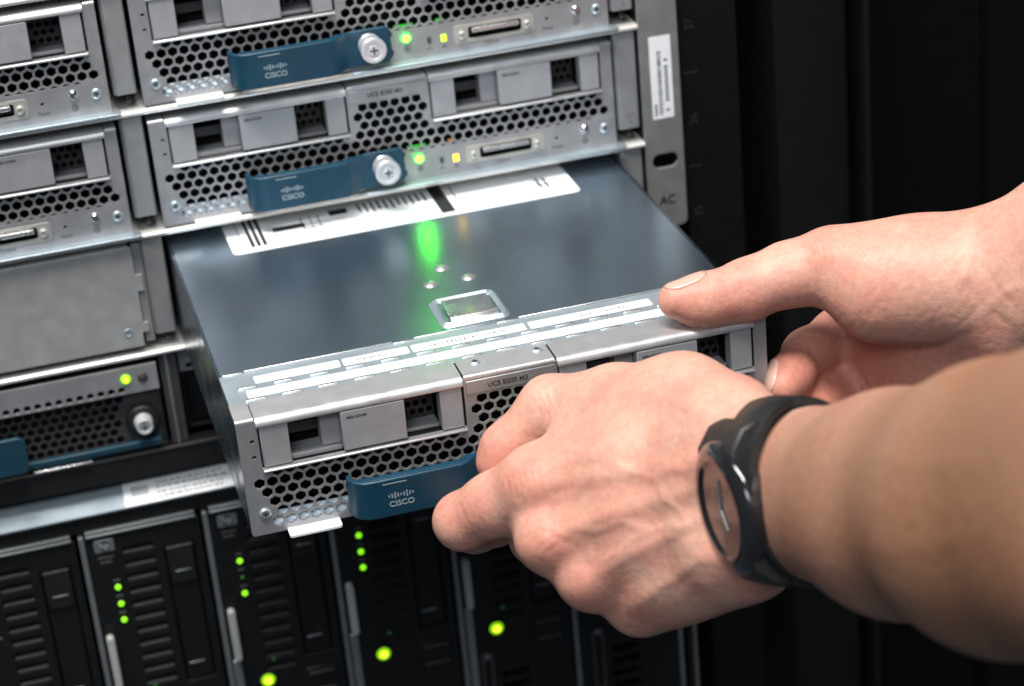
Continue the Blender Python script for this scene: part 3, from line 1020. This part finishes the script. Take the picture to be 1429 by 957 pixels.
def skin_material():
    m = bpy.data.materials.new('skin')
    m.use_nodes = True
    nt = m.node_tree
    n, l = nt.nodes, nt.links
    b = n['Principled BSDF']
    b.inputs['Roughness'].default_value = 0.48
    b.inputs['Specular IOR Level'].default_value = 0.35
    b.inputs['Subsurface Weight'].default_value = 0.22
    b.inputs['Subsurface Radius'].default_value = (1.0, 0.35, 0.2)
    b.inputs['Subsurface Scale'].default_value = 0.004
    tc = n.new('ShaderNodeTexCoord')
    red = n.new('ShaderNodeAttribute')
    red.attribute_name = 'flush'
    tan_shade = n.new('ShaderNodeAttribute')
    tan_shade.attribute_name = 'tan'

    def noise(scale, detail=4, rough=.55):
        q = n.new('ShaderNodeTexNoise')
        q.inputs['Scale'].default_value = scale
        q.inputs['Detail'].default_value = detail
        q.inputs['Roughness'].default_value = rough
        l.new(tc.outputs['Object'], q.inputs['Vector'])
        return q

    def mix(a, b_, fac, blend='MIX'):
        q = n.new('ShaderNodeMix')
        q.data_type = 'RGBA'
        q.blend_type = blend
        for s, v in (('A', a), ('B', b_), ('Factor', fac)):
            if isinstance(v, (tuple, float, int)):
                q.inputs[s].default_value = v
            else:
                l.new(v, q.inputs[s])
        return q.outputs['Result']
    big = noise(45, 3)
    mr = n.new('ShaderNodeMapRange')
    mr.inputs['From Min'].default_value = .38
    mr.inputs['From Max'].default_value = .66
    l.new(big.outputs['Fac'], mr.inputs['Value'])
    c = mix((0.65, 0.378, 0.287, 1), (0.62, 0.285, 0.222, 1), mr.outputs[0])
    c = mix(c, (0.25, 0.120, 0.063, 1), tan_shade.outputs['Fac'])  # this colour holds the forearm's shade as well as its tan
    c = mix(c, (0.56, 0.185, 0.13, 1), red.outputs['Fac'])
    sp_ = noise(420, 3)
    m2 = n.new('ShaderNodeMapRange')
    m2.inputs['From Min'].default_value = .3
    m2.inputs['From Max'].default_value = .7
    m2.inputs['To Min'].default_value = .90
    m2.inputs['To Max'].default_value = 1.08
    l.new(sp_.outputs['Fac'], m2.inputs['Value'])
    c = mix(c, m2.outputs[0], 1.0, 'MULTIPLY')
    l.new(c, b.inputs['Base Color'])
    # pores and fine crossing lines
    v = n.new('ShaderNodeTexVoronoi')
    v.feature = 'DISTANCE_TO_EDGE'
    v.inputs['Scale'].default_value = 650
    mpw = n.new('ShaderNodeMapping')
    mpw.inputs['Scale'].default_value = (1.0, 1.7, 0.9)
    nzw = noise(160, 2)
    va = n.new('ShaderNodeVectorMath')
    va.operation = 'MULTIPLY_ADD'
    l.new(nzw.outputs['Color'], va.inputs[0])
    va.inputs[1].default_value = (.004, .004, .004)
    l.new(tc.outputs['Object'], va.inputs[2])
    l.new(va.outputs[0], mpw.inputs['Vector'])
    l.new(mpw.outputs[0], v.inputs['Vector'])
    b1 = n.new('ShaderNodeBump')
    b1.inputs['Strength'].default_value = .35
    b1.inputs['Distance'].default_value = .00022
    l.new(v.outputs['Distance'], b1.inputs['Height'])
    f2 = noise(230, 4)
    b2 = n.new('ShaderNodeBump')
    b2.inputs['Strength'].default_value = .42
    b2.inputs['Distance'].default_value = .0008
    l.new(f2.outputs['Fac'], b2.inputs['Height'])
    l.new(b1.outputs['Normal'], b2.inputs['Normal'])
    l.new(b2.outputs['Normal'], b.inputs['Normal'])
    MATS['skin'] = m


skin_material()


def relief(V, Q, marks):
    """raise or press the skin along lines drawn on the side that faces the lens (mm)"""
    nrm = np.zeros_like(V)
    fn = np.cross(V[Q[:, 2]] - V[Q[:, 0]], V[Q[:, 3]] - V[Q[:, 1]])
    for c in range(4):
        for j in range(3):
            nrm[:, j] += np.bincount(Q[:, c], fn[:, j], len(V))
    nrm /= np.linalg.norm(nrm, axis=1)[:, None] + 1e-12
    rel = V - np.array(CAM_POS)
    d = -(rel @ np.array(BACK))
    u = 714.5 + FPX * (rel @ np.array(RIGHT)) / d
    v = 478.5 - FPX * (rel @ np.array(UP)) / d
    view = rel / np.linalg.norm(rel, axis=1)[:, None]
    facing = np.clip(-(nrm * view).sum(1) * 2.5, 0, 1)
    # only the skin nearest to the lens along each line of sight
    gu, gv = (u / 9).astype(int) + 200, (v / 9).astype(int) + 200
    key = gu * 1000 + gv
    front = {}
    order = np.argsort(d)
    uk, first = np.unique(key[order], return_index=True)
    near = dict(zip(uk.tolist(), d[order][first].tolist()))
    dn = np.array([near[k] for k in key.tolist()])
    facing = facing * (d - dn < 9.0)
    push = np.zeros(len(V))
    for pts, w, hgt in marks:
        best = np.full(len(V), 1e9)
        along = np.zeros(len(V))
        n_ = max(1, len(pts) - 1)
        for i in range(len(pts)):
            if len(pts) == 1:
                a_, b_ = np.array(pts[0], float), np.array(pts[0], float) + 1e-3
            elif i == len(pts) - 1:
                break
            else:
                a_, b_ = np.array(pts[i], float), np.array(pts[i + 1], float)
            ab = b_ - a_
            t = np.clip(((u - a_[0]) * ab[0] + (v - a_[1]) * ab[1]) / (ab @ ab), 0, 1)
            q = np.hypot(u - a_[0] - t * ab[0], v - a_[1] - t * ab[1])
            m_ = q < best
            best[m_] = q[m_]
            along[m_] = ((i + t) / n_)[m_]
        fade = np.clip(np.minimum(along, 1 - along) * 5 + .25, 0, 1) if len(pts) > 1 else 1.0
        if w < 1.7:
            hgt = hgt * .5
        elif w < 5:
            hgt = hgt * .58
        push += hgt * fade * np.exp(-(best * d / FPX / w) ** 2)
    return V + nrm * (push * facing)[:, None]


def skin_object(name, prims, spots, tan_shades, parent, marks=(), h=0.85, smooth=3):
    V, Q = organic(prims, h)
    # a little relaxation takes the grid out of the surface
    e = np.concatenate([Q[:, [0, 1]], Q[:, [1, 2]], Q[:, [2, 3]], Q[:, [3, 0]]])
    for it in range(smooth):
        s = np.zeros_like(V)
        w = np.zeros(len(V))
        for a_, b_ in ((0, 1), (1, 0)):
            for j in range(3):
                s[:, j] += np.bincount(e[:, a_], V[e[:, b_], j], len(V))
            w += np.bincount(e[:, a_], minlength=len(V))
        V = V + 0.55 * (s / np.maximum(w, 1)[:, None] - V)
    V = relief(V, Q, marks)
    base = np.array(parent.location) / S
    me = bpy.data.meshes.new(name)
    me.from_pydata(((V - base) * S).tolist(), [], Q.tolist())
    for nm, lst in (('flush', spots), ('tan', tan_shades)):
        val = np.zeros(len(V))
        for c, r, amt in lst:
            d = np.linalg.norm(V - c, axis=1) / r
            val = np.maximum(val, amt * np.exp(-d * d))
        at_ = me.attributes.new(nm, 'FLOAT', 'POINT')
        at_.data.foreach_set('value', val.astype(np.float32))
    return finish(name, me, 'skin', parent, 0, 180)


def nail(parent, root, tip, up, w, r, base):
    """curved plate lying on the finger: root and tip of the nail on the surface, up = outward normal"""
    root, tip, up = (np.asarray(q, float) for q in (root, tip, up))
    d = tip - root
    L = np.linalg.norm(d)
    d /= L
    up = up - d * (up @ d)
    up /= np.linalg.norm(up)
    s = np.cross(d, up)
    nu, nv = 9, 9
    vs, fs = [], []
    for i in range(nu):
        u = i / (nu - 1)
        ww = w * (0.86 + 0.14 * math.sin(u * math.pi)) * (1 - 0.30 * max(0, abs(u - .5) - .35) / .15)
        for j in range(nv):
            a = (j / (nv - 1) * 2 - 1)
            ang = a * ww / 2 / r
            bow = -1.2 * (u - .45) ** 2
            vs.append(root + d * (u * L + .8 * (1 - a * a) * (1 if u > .5 else -1)) + s * (r * math.sin(ang)) + up * (r * math.cos(ang) - r + bow + .25) - base)
    for i in range(nu - 1):
        for j in range(nv - 1):
            fs.append((i * nv + j, i * nv + j + 1, (i + 1) * nv + j + 1, (i + 1) * nv + j))
    o = MB().add(vs, fs).build('fingernail', 'nail', parent, 0, 80)
    sw = o.modifiers.new('wrap', 'SHRINKWRAP')
    sw.target = parent
    sw.wrap_method = 'NEAREST_SURFACEPOINT'
    sw.wrap_mode = 'ABOVE_SURFACE'
    sw.offset = 0.35 * S
    so = o.modifiers.new('solid', 'SOLIDIFY')
    so.thickness = 0.5 * S
    return o


who = thing('person', 'bare forearms and two hands of a person pulling the blade out', 'person', (300, -300, -120))
WB = np.array((300.0, -300.0, -120.0))
H_ = []


def limb(pts, k=6.0, out=None):
    out = H_ if out is None else out
    for (a, ra), (b, rb) in zip(pts[:-1], pts[1:]):
        out.append((a, b, ra, rb, k, 1))


# -- the arm with the watch, its hand closed on the blue handle
H_ = []
wr = at(1092, 686, 735)
limb([(at(1600, 604, 545), 30), (at(1400, 648, 618), 26.5), (at(1250, 656, 682), 21.5), (at(1112, 655, 734), 17.5)], 10)
limb([(at(1600, 785, 545), 31), (at(1400, 758, 618), 27), (at(1250, 736, 682), 23.5), (at(1112, 718, 734), 17.5)], 18)
limb([(at(1600, 700, 560), 34), (at(1400, 705, 628), 30), (at(1250, 692, 690), 23), (at(1112, 687, 738), 17)], 16)
# carpus
limb([(at(1112, 660, 735), 17), (at(1010, 610, 758), 16)], 14)
limb([(at(1112, 715, 735), 17), (at(1015, 745, 758), 17)], 14)
limb([(at(1100, 690, 737), 17), (at(1000, 680, 756), 15.5)], 14)
# metacarpals
MC = {'i': (at(748, 672, 792), 12.0), 'm': (at(768, 752, 786), 11.5), 'r': (at(824, 806, 784), 10.8), 'p': (at(890, 842, 788), 10.2)}
CB = {'i': (at(1000, 615, 761), 14.5), 'm': (at(1005, 668, 759), 14.2), 'r': (at(1005, 715, 760), 14.2), 'p': (at(1000, 760, 764), 15.5)}
for f in 'imrp':
    limb([CB[f], ((CB[f][0] + MC[f][0]) / 2 + (0, 0, 0), (CB[f][1] + MC[f][1]) / 2 - .8), MC[f]], 11)
# palm filling on the far side
limb([(at(985, 640, 772), 16), (at(800, 690, 806), 12)], 12)
limb([(at(990, 720, 774), 17), (at(850, 790, 806), 12)], 12)
limb([(at(1045, 775, 758), 15), (at(930, 812, 788), 14)], 12)
# thumb, reaching over the handle
limb([(at(1020, 588, 762), 15), (at(955, 558, 780), 14.0), (at(860, 558, 803), 12.4)], 12)
limb([(at(930, 590, 785), 14), (at(815, 615, 800), 12)], 14)
limb([(at(860, 558, 803), 12.0), (at(768, 566, 816), 10.4), (at(706, 626, 819), 8.6), (at(692, 646, 820), 7.2)], 5)
# index finger, bent round the end of the handle
limb([MC['i'], (at(690, 704, 803), 10.6), (at(646, 727, 812), 10.2)], 6)
limb([(at(646, 727, 812), 10.0), (at(662, 736, 829), 8.8), (at(692, 734, 838), 8.0)], 4)
# the other fingers fold away behind their knuckles
limb([MC['m'], (at(752, 748, 815), 10), (at(772, 726, 832), 9), (at(800, 716, 824), 8.2)], 5)
limb([MC['r'], (at(812, 800, 812), 9.6), (at(826, 772, 830), 8.6), (at(850, 752, 820), 8)], 5)
limb([MC['p'], (at(880, 838, 810), 8.6), (at(884, 806, 824), 7.8), (at(905, 784, 814), 7.2)], 5)
MARKS = []
for f, (u, v), hh in (('i', (742, 682), 1.9), ('m', (764, 756), 2.2), ('r', (820, 812), 1.9), ('p', (886, 848), 1.4)):
    MARKS.append(([(u, v)], 7.5, hh))
# tendons
MARKS += [([(745, 680), (820, 668), (900, 656), (985, 640)], 2.8, 1.0), ([(768, 752), (840, 722), (910, 700), (995, 678)], 2.8, 1.0),
          ([(824, 806), (885, 770), (950, 738), (1010, 708)], 2.4, 1.0), ([(888, 842), (940, 806), (1000, 766)], 2.4, .7),
          ([(800, 556), (860, 545), (930, 552), (1000, 580)], 3.0, .9)]
# hollows between them
MARKS += [([(742, 722), (790, 706), (850, 690), (905, 676)], 4.8, -1.1), ([(790, 786), (835, 758), (885, 735), (940, 716)], 4.8, -1.0),
          ([(850, 832), (895, 800), (945, 772)], 4.6, -.8), ([(712, 646), (760, 622), (820, 606), (880, 604)], 4.6, -1.0)]
# veins
MARKS += [([(800, 735), (832, 742), (866, 728), (905, 742), (940, 732), (960, 738)], 1.6, .7),
          ([(834, 784), (862, 772), (884, 752), (905, 742)], 1.4, .65),
          ([(850, 640), (880, 660), (915, 668), (940, 654), (965, 660)], 1.6, .7),
          ([(915, 668), (926, 695), (948, 712), (960, 735)], 1.4, .6), ([(770, 700), (800, 690), (850, 640)], 1.4, .5),
          ([(1150, 640), (1210, 630), (1280, 650), (1360, 640)], 3.0, .35), ([(1180, 760), (1260, 770), (1350, 745)], 3.0, .3)]
# wrinkles over the joints
for k_ in range(6):
    du = 9 * k_
    MARKS.append(([(704 + du, 660 - k_), (712 + du, 680), (712 + du + 3 * (k_ % 2), 700)], .85, -.50))
for k_ in range(4):
    du = 10 * k_
    MARKS.append(([(733 + du, 752 + .6 * du), (752 + du, 740 + .5 * du), (774 + du, 742 + .5 * du)], .85, -.45))
for k_ in range(4):
    MARKS.append(([(738 + 10 * k_, 548 - 3 * k_), (748 + 9 * k_, 566 - 2 * k_), (760 + 8 * k_, 584)], .85, -.45))
for k_ in range(3):
    MARKS.append(([(640 + 9 * k_, 700 - 4 * k_), (650 + 9 * k_, 722), (664 + 8 * k_, 744)], .9, -.35))
rw = random.Random(3)
for k_ in range(46):
    u, v = rw.uniform(760, 1000), rw.uniform(560, 830)
    a = rw.uniform(-.5, .9)
    L = rw.uniform(10, 26)
    MARKS.append(([(u, v), (u + L * math.sin(a) + 3, v + L * math.cos(a) * .5), (u + 2 * L * math.sin(a), v + L * math.cos(a))], .9, -.16))
pink = [(MC['i'][0] + np.array(BACK) * 10, 15, .50), (MC['m'][0] + np.array(BACK) * 10, 14, .42), (MC['r'][0] + np.array(BACK) * 9, 13, .32),
        (at(650, 715, 800), 14, .28), (at(700, 640, 812), 13, .35), (at(850, 700, 765), 20, .22), (at(780, 690, 780), 18, .35), (at(890, 845, 778), 14, .25)]
tan_shades = [(at(1450, 740, 580), 115, 1.0), (at(1300, 710, 635), 75, .95), (at(1185, 700, 680), 46, .92), (at(1125, 690, 705), 34, .75), (at(950, 690, 740), 70, .14)]  # forearm skin darkened, part tan, part shade painted into the colour
wd = np.array((RIGHT * -.93 + UP * -.22 + BACK * .27).normalized())
H_.append((at(1112, 684, 733) + wd * 39.0, at(1112, 684, 733) + wd * 62, 22.5, 22.5, 5.0, -1))
armB = skin_object('arm', H_, pink, tan_shades, who, MARKS)
armB['label'] = 'arm with a wristwatch, its fingers closed on the blue handle'

# -- the other arm, thumb resting on the corner of the blade, fingers under it
H_ = []
limb([(at(1700, 265, 800), 29), (at(1500, 330, 818), 24), (at(1395, 362, 832), 18.5)], 10)
limb([(at(1700, 385, 805), 29), (at(1500, 405, 822), 23), (at(1395, 422, 836), 18)], 14)
# heel of the hand and the ball of the thumb
limb([(at(1395, 362, 832), 17), (at(1300, 380, 838), 18), (at(1225, 386, 842), 17.0), (at(1160, 373, 848), 12.6)], 10)
limb([(at(1330, 410, 838), 17), (at(1230, 418, 842), 14.5)], 14)
limb([(at(1395, 362, 835), 15), (at(1280, 364, 846), 13.5), (at(1165, 368, 850), 11.5)], 10)
# thumb
limb([(at(1160, 371, 848), 12.6), (at(1100, 383, 850), 11.4), (at(1045, 402, 850), 10.4), (at(985, 418, 848), 9.0), (at(944, 419, 846), 7.0)], 6)
limb([(at(1040, 414, 850), 8.5), (at(975, 424, 848), 7.6)], 5)
# palm behind, and the fingers
limb([(at(1400, 430, 842), 18), (at(1330, 480, 862), 17), (at(1235, 500, 882), 13)], 12)
limb([(at(1420, 470, 842), 18), (at(1350, 540, 862), 17), (at(1245, 575, 882), 13)], 12)
limb([(at(1350, 420, 850), 16), (at(1250, 455, 872), 14)], 12)
limb([(at(1250, 478, 880), 12.5), (at(1172, 468, 892), 10.4), (at(1128, 494, 880), 9.4), (at(1102, 526, 866), 8.2), (at(1094, 540, 861), 7.2)], 5)
limb([(at(1245, 520, 884), 12), (at(1190, 530, 894), 10.6), (at(1150, 562, 880), 9.6), (at(1128, 590, 868), 8.4)], 5)
limb([(at(1255, 570, 886), 12), (at(1200, 590, 894), 10), (at(1170, 625, 880), 9)], 5)
MARKS = [([(1150, 446), (1195, 474), (1250, 490), (1310, 486), (1355, 462)], 1.6, -1.3),
         ([(1368, 365), (1395, 405), (1429, 440)], 1.4, -.4), ([(1345, 395), (1380, 432), (1415, 458)], 1.4, -.4),
         ([(1128, 474), (1136, 496), (1148, 514)], 1.0, -.8), ([(1190, 500), (1205, 530), (1215, 560)], 1.2, -.7),
         ([(1150, 345)], 7.0, 1.0), ([(1020, 385)], 5.0, .7), ([(1290, 395)], 17.0, 1.4)]
for k_ in range(5):
    MARKS.append(([(1118 + 9 * k_, 338 - 2 * k_), (1128 + 8 * k_, 362), (1132 + 7 * k_, 392), (1128 + 8 * k_, 420)], .9, -.38 if k_ in (1, 3) else -.22))
for k_ in range(4):
    MARKS.append(([(1006 + 8 * k_, 384 - 2 * k_), (1014 + 7 * k_, 398), (1018 + 6 * k_, 416)], .85, -.32))
for k_ in range(3):
    MARKS.append(([(1026 + 7 * k_, 446 - 2 * k_), (1032 + 6 * k_, 430), (1036 + 6 * k_, 416)], .9, -.35))
rw = random.Random(5)
for k_ in range(34):                          # fine parallel folds over the ball of the thumb
    u, v = rw.uniform(1165, 1370), rw.uniform(318, 440)
    L = rw.uniform(14, 40)
    MARKS.append(([(u, v), (u - L * .34, v + L * .55), (u - L * .85, v + L)], .95, -.17))
MARKS += [([(1400, 300), (1360, 345), (1340, 400)], 1.8, .6), ([(1429, 395), (1400, 410), (1370, 440)], 2.0, .7)]
pink = [(at(960, 425, 842), 11, .55), (at(1020, 430, 842), 13, .42), (at(1150, 350, 838), 10, .42), (at(1240, 410, 826), 22, .30),
        (at(1110, 520, 860), 22, .75), (at(1150, 555, 866), 30, .80), (at(1230, 520, 868), 32, .62), (at(1320, 500, 848), 26, .45)]
armA = skin_object('arm', H_, pink, [], who, MARKS)
armA['label'] = 'arm without a watch, its thumb pressed on the corner of the blade top'
upv = np.array(UP)
def unit(q):
    return q / np.linalg.norm(q)


nn = unit(upv * .97 + np.array(BACK) * .24)
nail(armA, at(982, 417, 848) + nn * 9.1, at(929, 419, 846) + nn * 5.4, nn, 11.0, 9.5, WB)
nn = unit(-np.array(RIGHT) * .88 - upv * .20 + np.array(BACK) * .45)
nail(armA, at(1112, 510, 871) + nn * 8.9, at(1095, 543, 861) + nn * 7.2, nn, 10.0, 8.5, WB)

# ---------------------------------------------------------------- wristwatch
ax_ = (at(1250, 692, 682) - at(1112, 687, 735))
ax_ /= np.linalg.norm(ax_)
a_ = Vector(ax_)
e1 = (RIGHT * -.93 + UP * -.22 + BACK * .27).normalized()   # dial side of the wrist
e2 = a_.cross(e1).normalized()
wc = Vector(at(1112, 684, 733))
wt = thing('wristwatch', 'black analogue wristwatch with dark strap on the arm gripping the handle', 'watch', tuple(wc))
axn = e1.cross(e2).normalized()


def ringpt(ang, r_out, w):
    rx, ry = 23.0 + r_out, 29.2 + r_out
    return e1 * (rx * math.cos(ang)) + e2 * (ry * math.sin(ang)) + axn * w


n = 96
vs, fs = [], []
sec = [(-10.8, -1.4), (-10.8, 1.0), (-9.8, 1.8), (9.8, 1.8), (10.8, 1.0), (10.8, -1.4)]
for i in range(n):
    ang = 2 * math.pi * i / n
    wide = 1.0 + .78 * max(0.0, math.cos(ang)) ** .75
    for w, r in sec:
        vs.append(ringpt(ang, r, w * wide))
m = len(sec)
for i in range(n):
    for j in range(m):
        fs.append((i * m + j, i * m + (j + 1) % m, ((i + 1) % n) * m + (j + 1) % m, ((i + 1) % n) * m + j))
MB().add(vs, fs).build('strap', 'strap', wt, 0, 40)
dc = e1 * 19.5
case = MB().cyl(dc, e1, [(-4.0, 18.5), (-1, 21.5), (5.0, 22.2), (6.4, 21.6), (8.0, 18.6), (8.2, 16.2), (7.2, 15.4)], 56).build('case', 'watch_case', wt, 0, 40)
MB().cyl(dc + e1 * 6.7, e1, [(0, 15.3), (.35, 15.2)], 48).build('dial', 'watch_dial', case)
u_, w_ = e2, axn
for k in range(12):
    a = math.radians(30 * k)
    d1 = u_ * math.cos(a) + w_ * math.sin(a)
    MB().cyl(dc + e1 * 7.05 + d1 * 11.6, d1, [(0, .2), (1.8, .2)], 8).build('hour_mark', 'watch_mark', case)
for ang, L in ((20, 8.5), (165, 12)):
    a = math.radians(ang)
    d1 = u_ * math.cos(a) + w_ * math.sin(a)
    MB().cyl(dc + e1 * 7.4 - d1 * 1.5, d1, [(0, .6), (L, .35)], 8).build('watch_hand', 'watch_mark', case)
for sg in (-1, 1):
    sect = [(26.0, 13.0), (25.2, 19.5), (20.0, 25.6), (14.0, 27.6), (13.0, 24.0), (17.0, 14.0)]
    vs_ = [e1 * a + e2 * (sg * b) + axn * w for w in (-15.0, 15.0) for a, b in sect]
    k_ = len(sect)
    fs_ = [tuple(range(k_)), tuple(range(k_, 2 * k_))[::-1]] + [(i, (i + 1) % k_, k_ + (i + 1) % k_, k_ + i) for i in range(k_)]
    MB().add(vs_, fs_).build('case_horn', 'strap', case, 1.2)
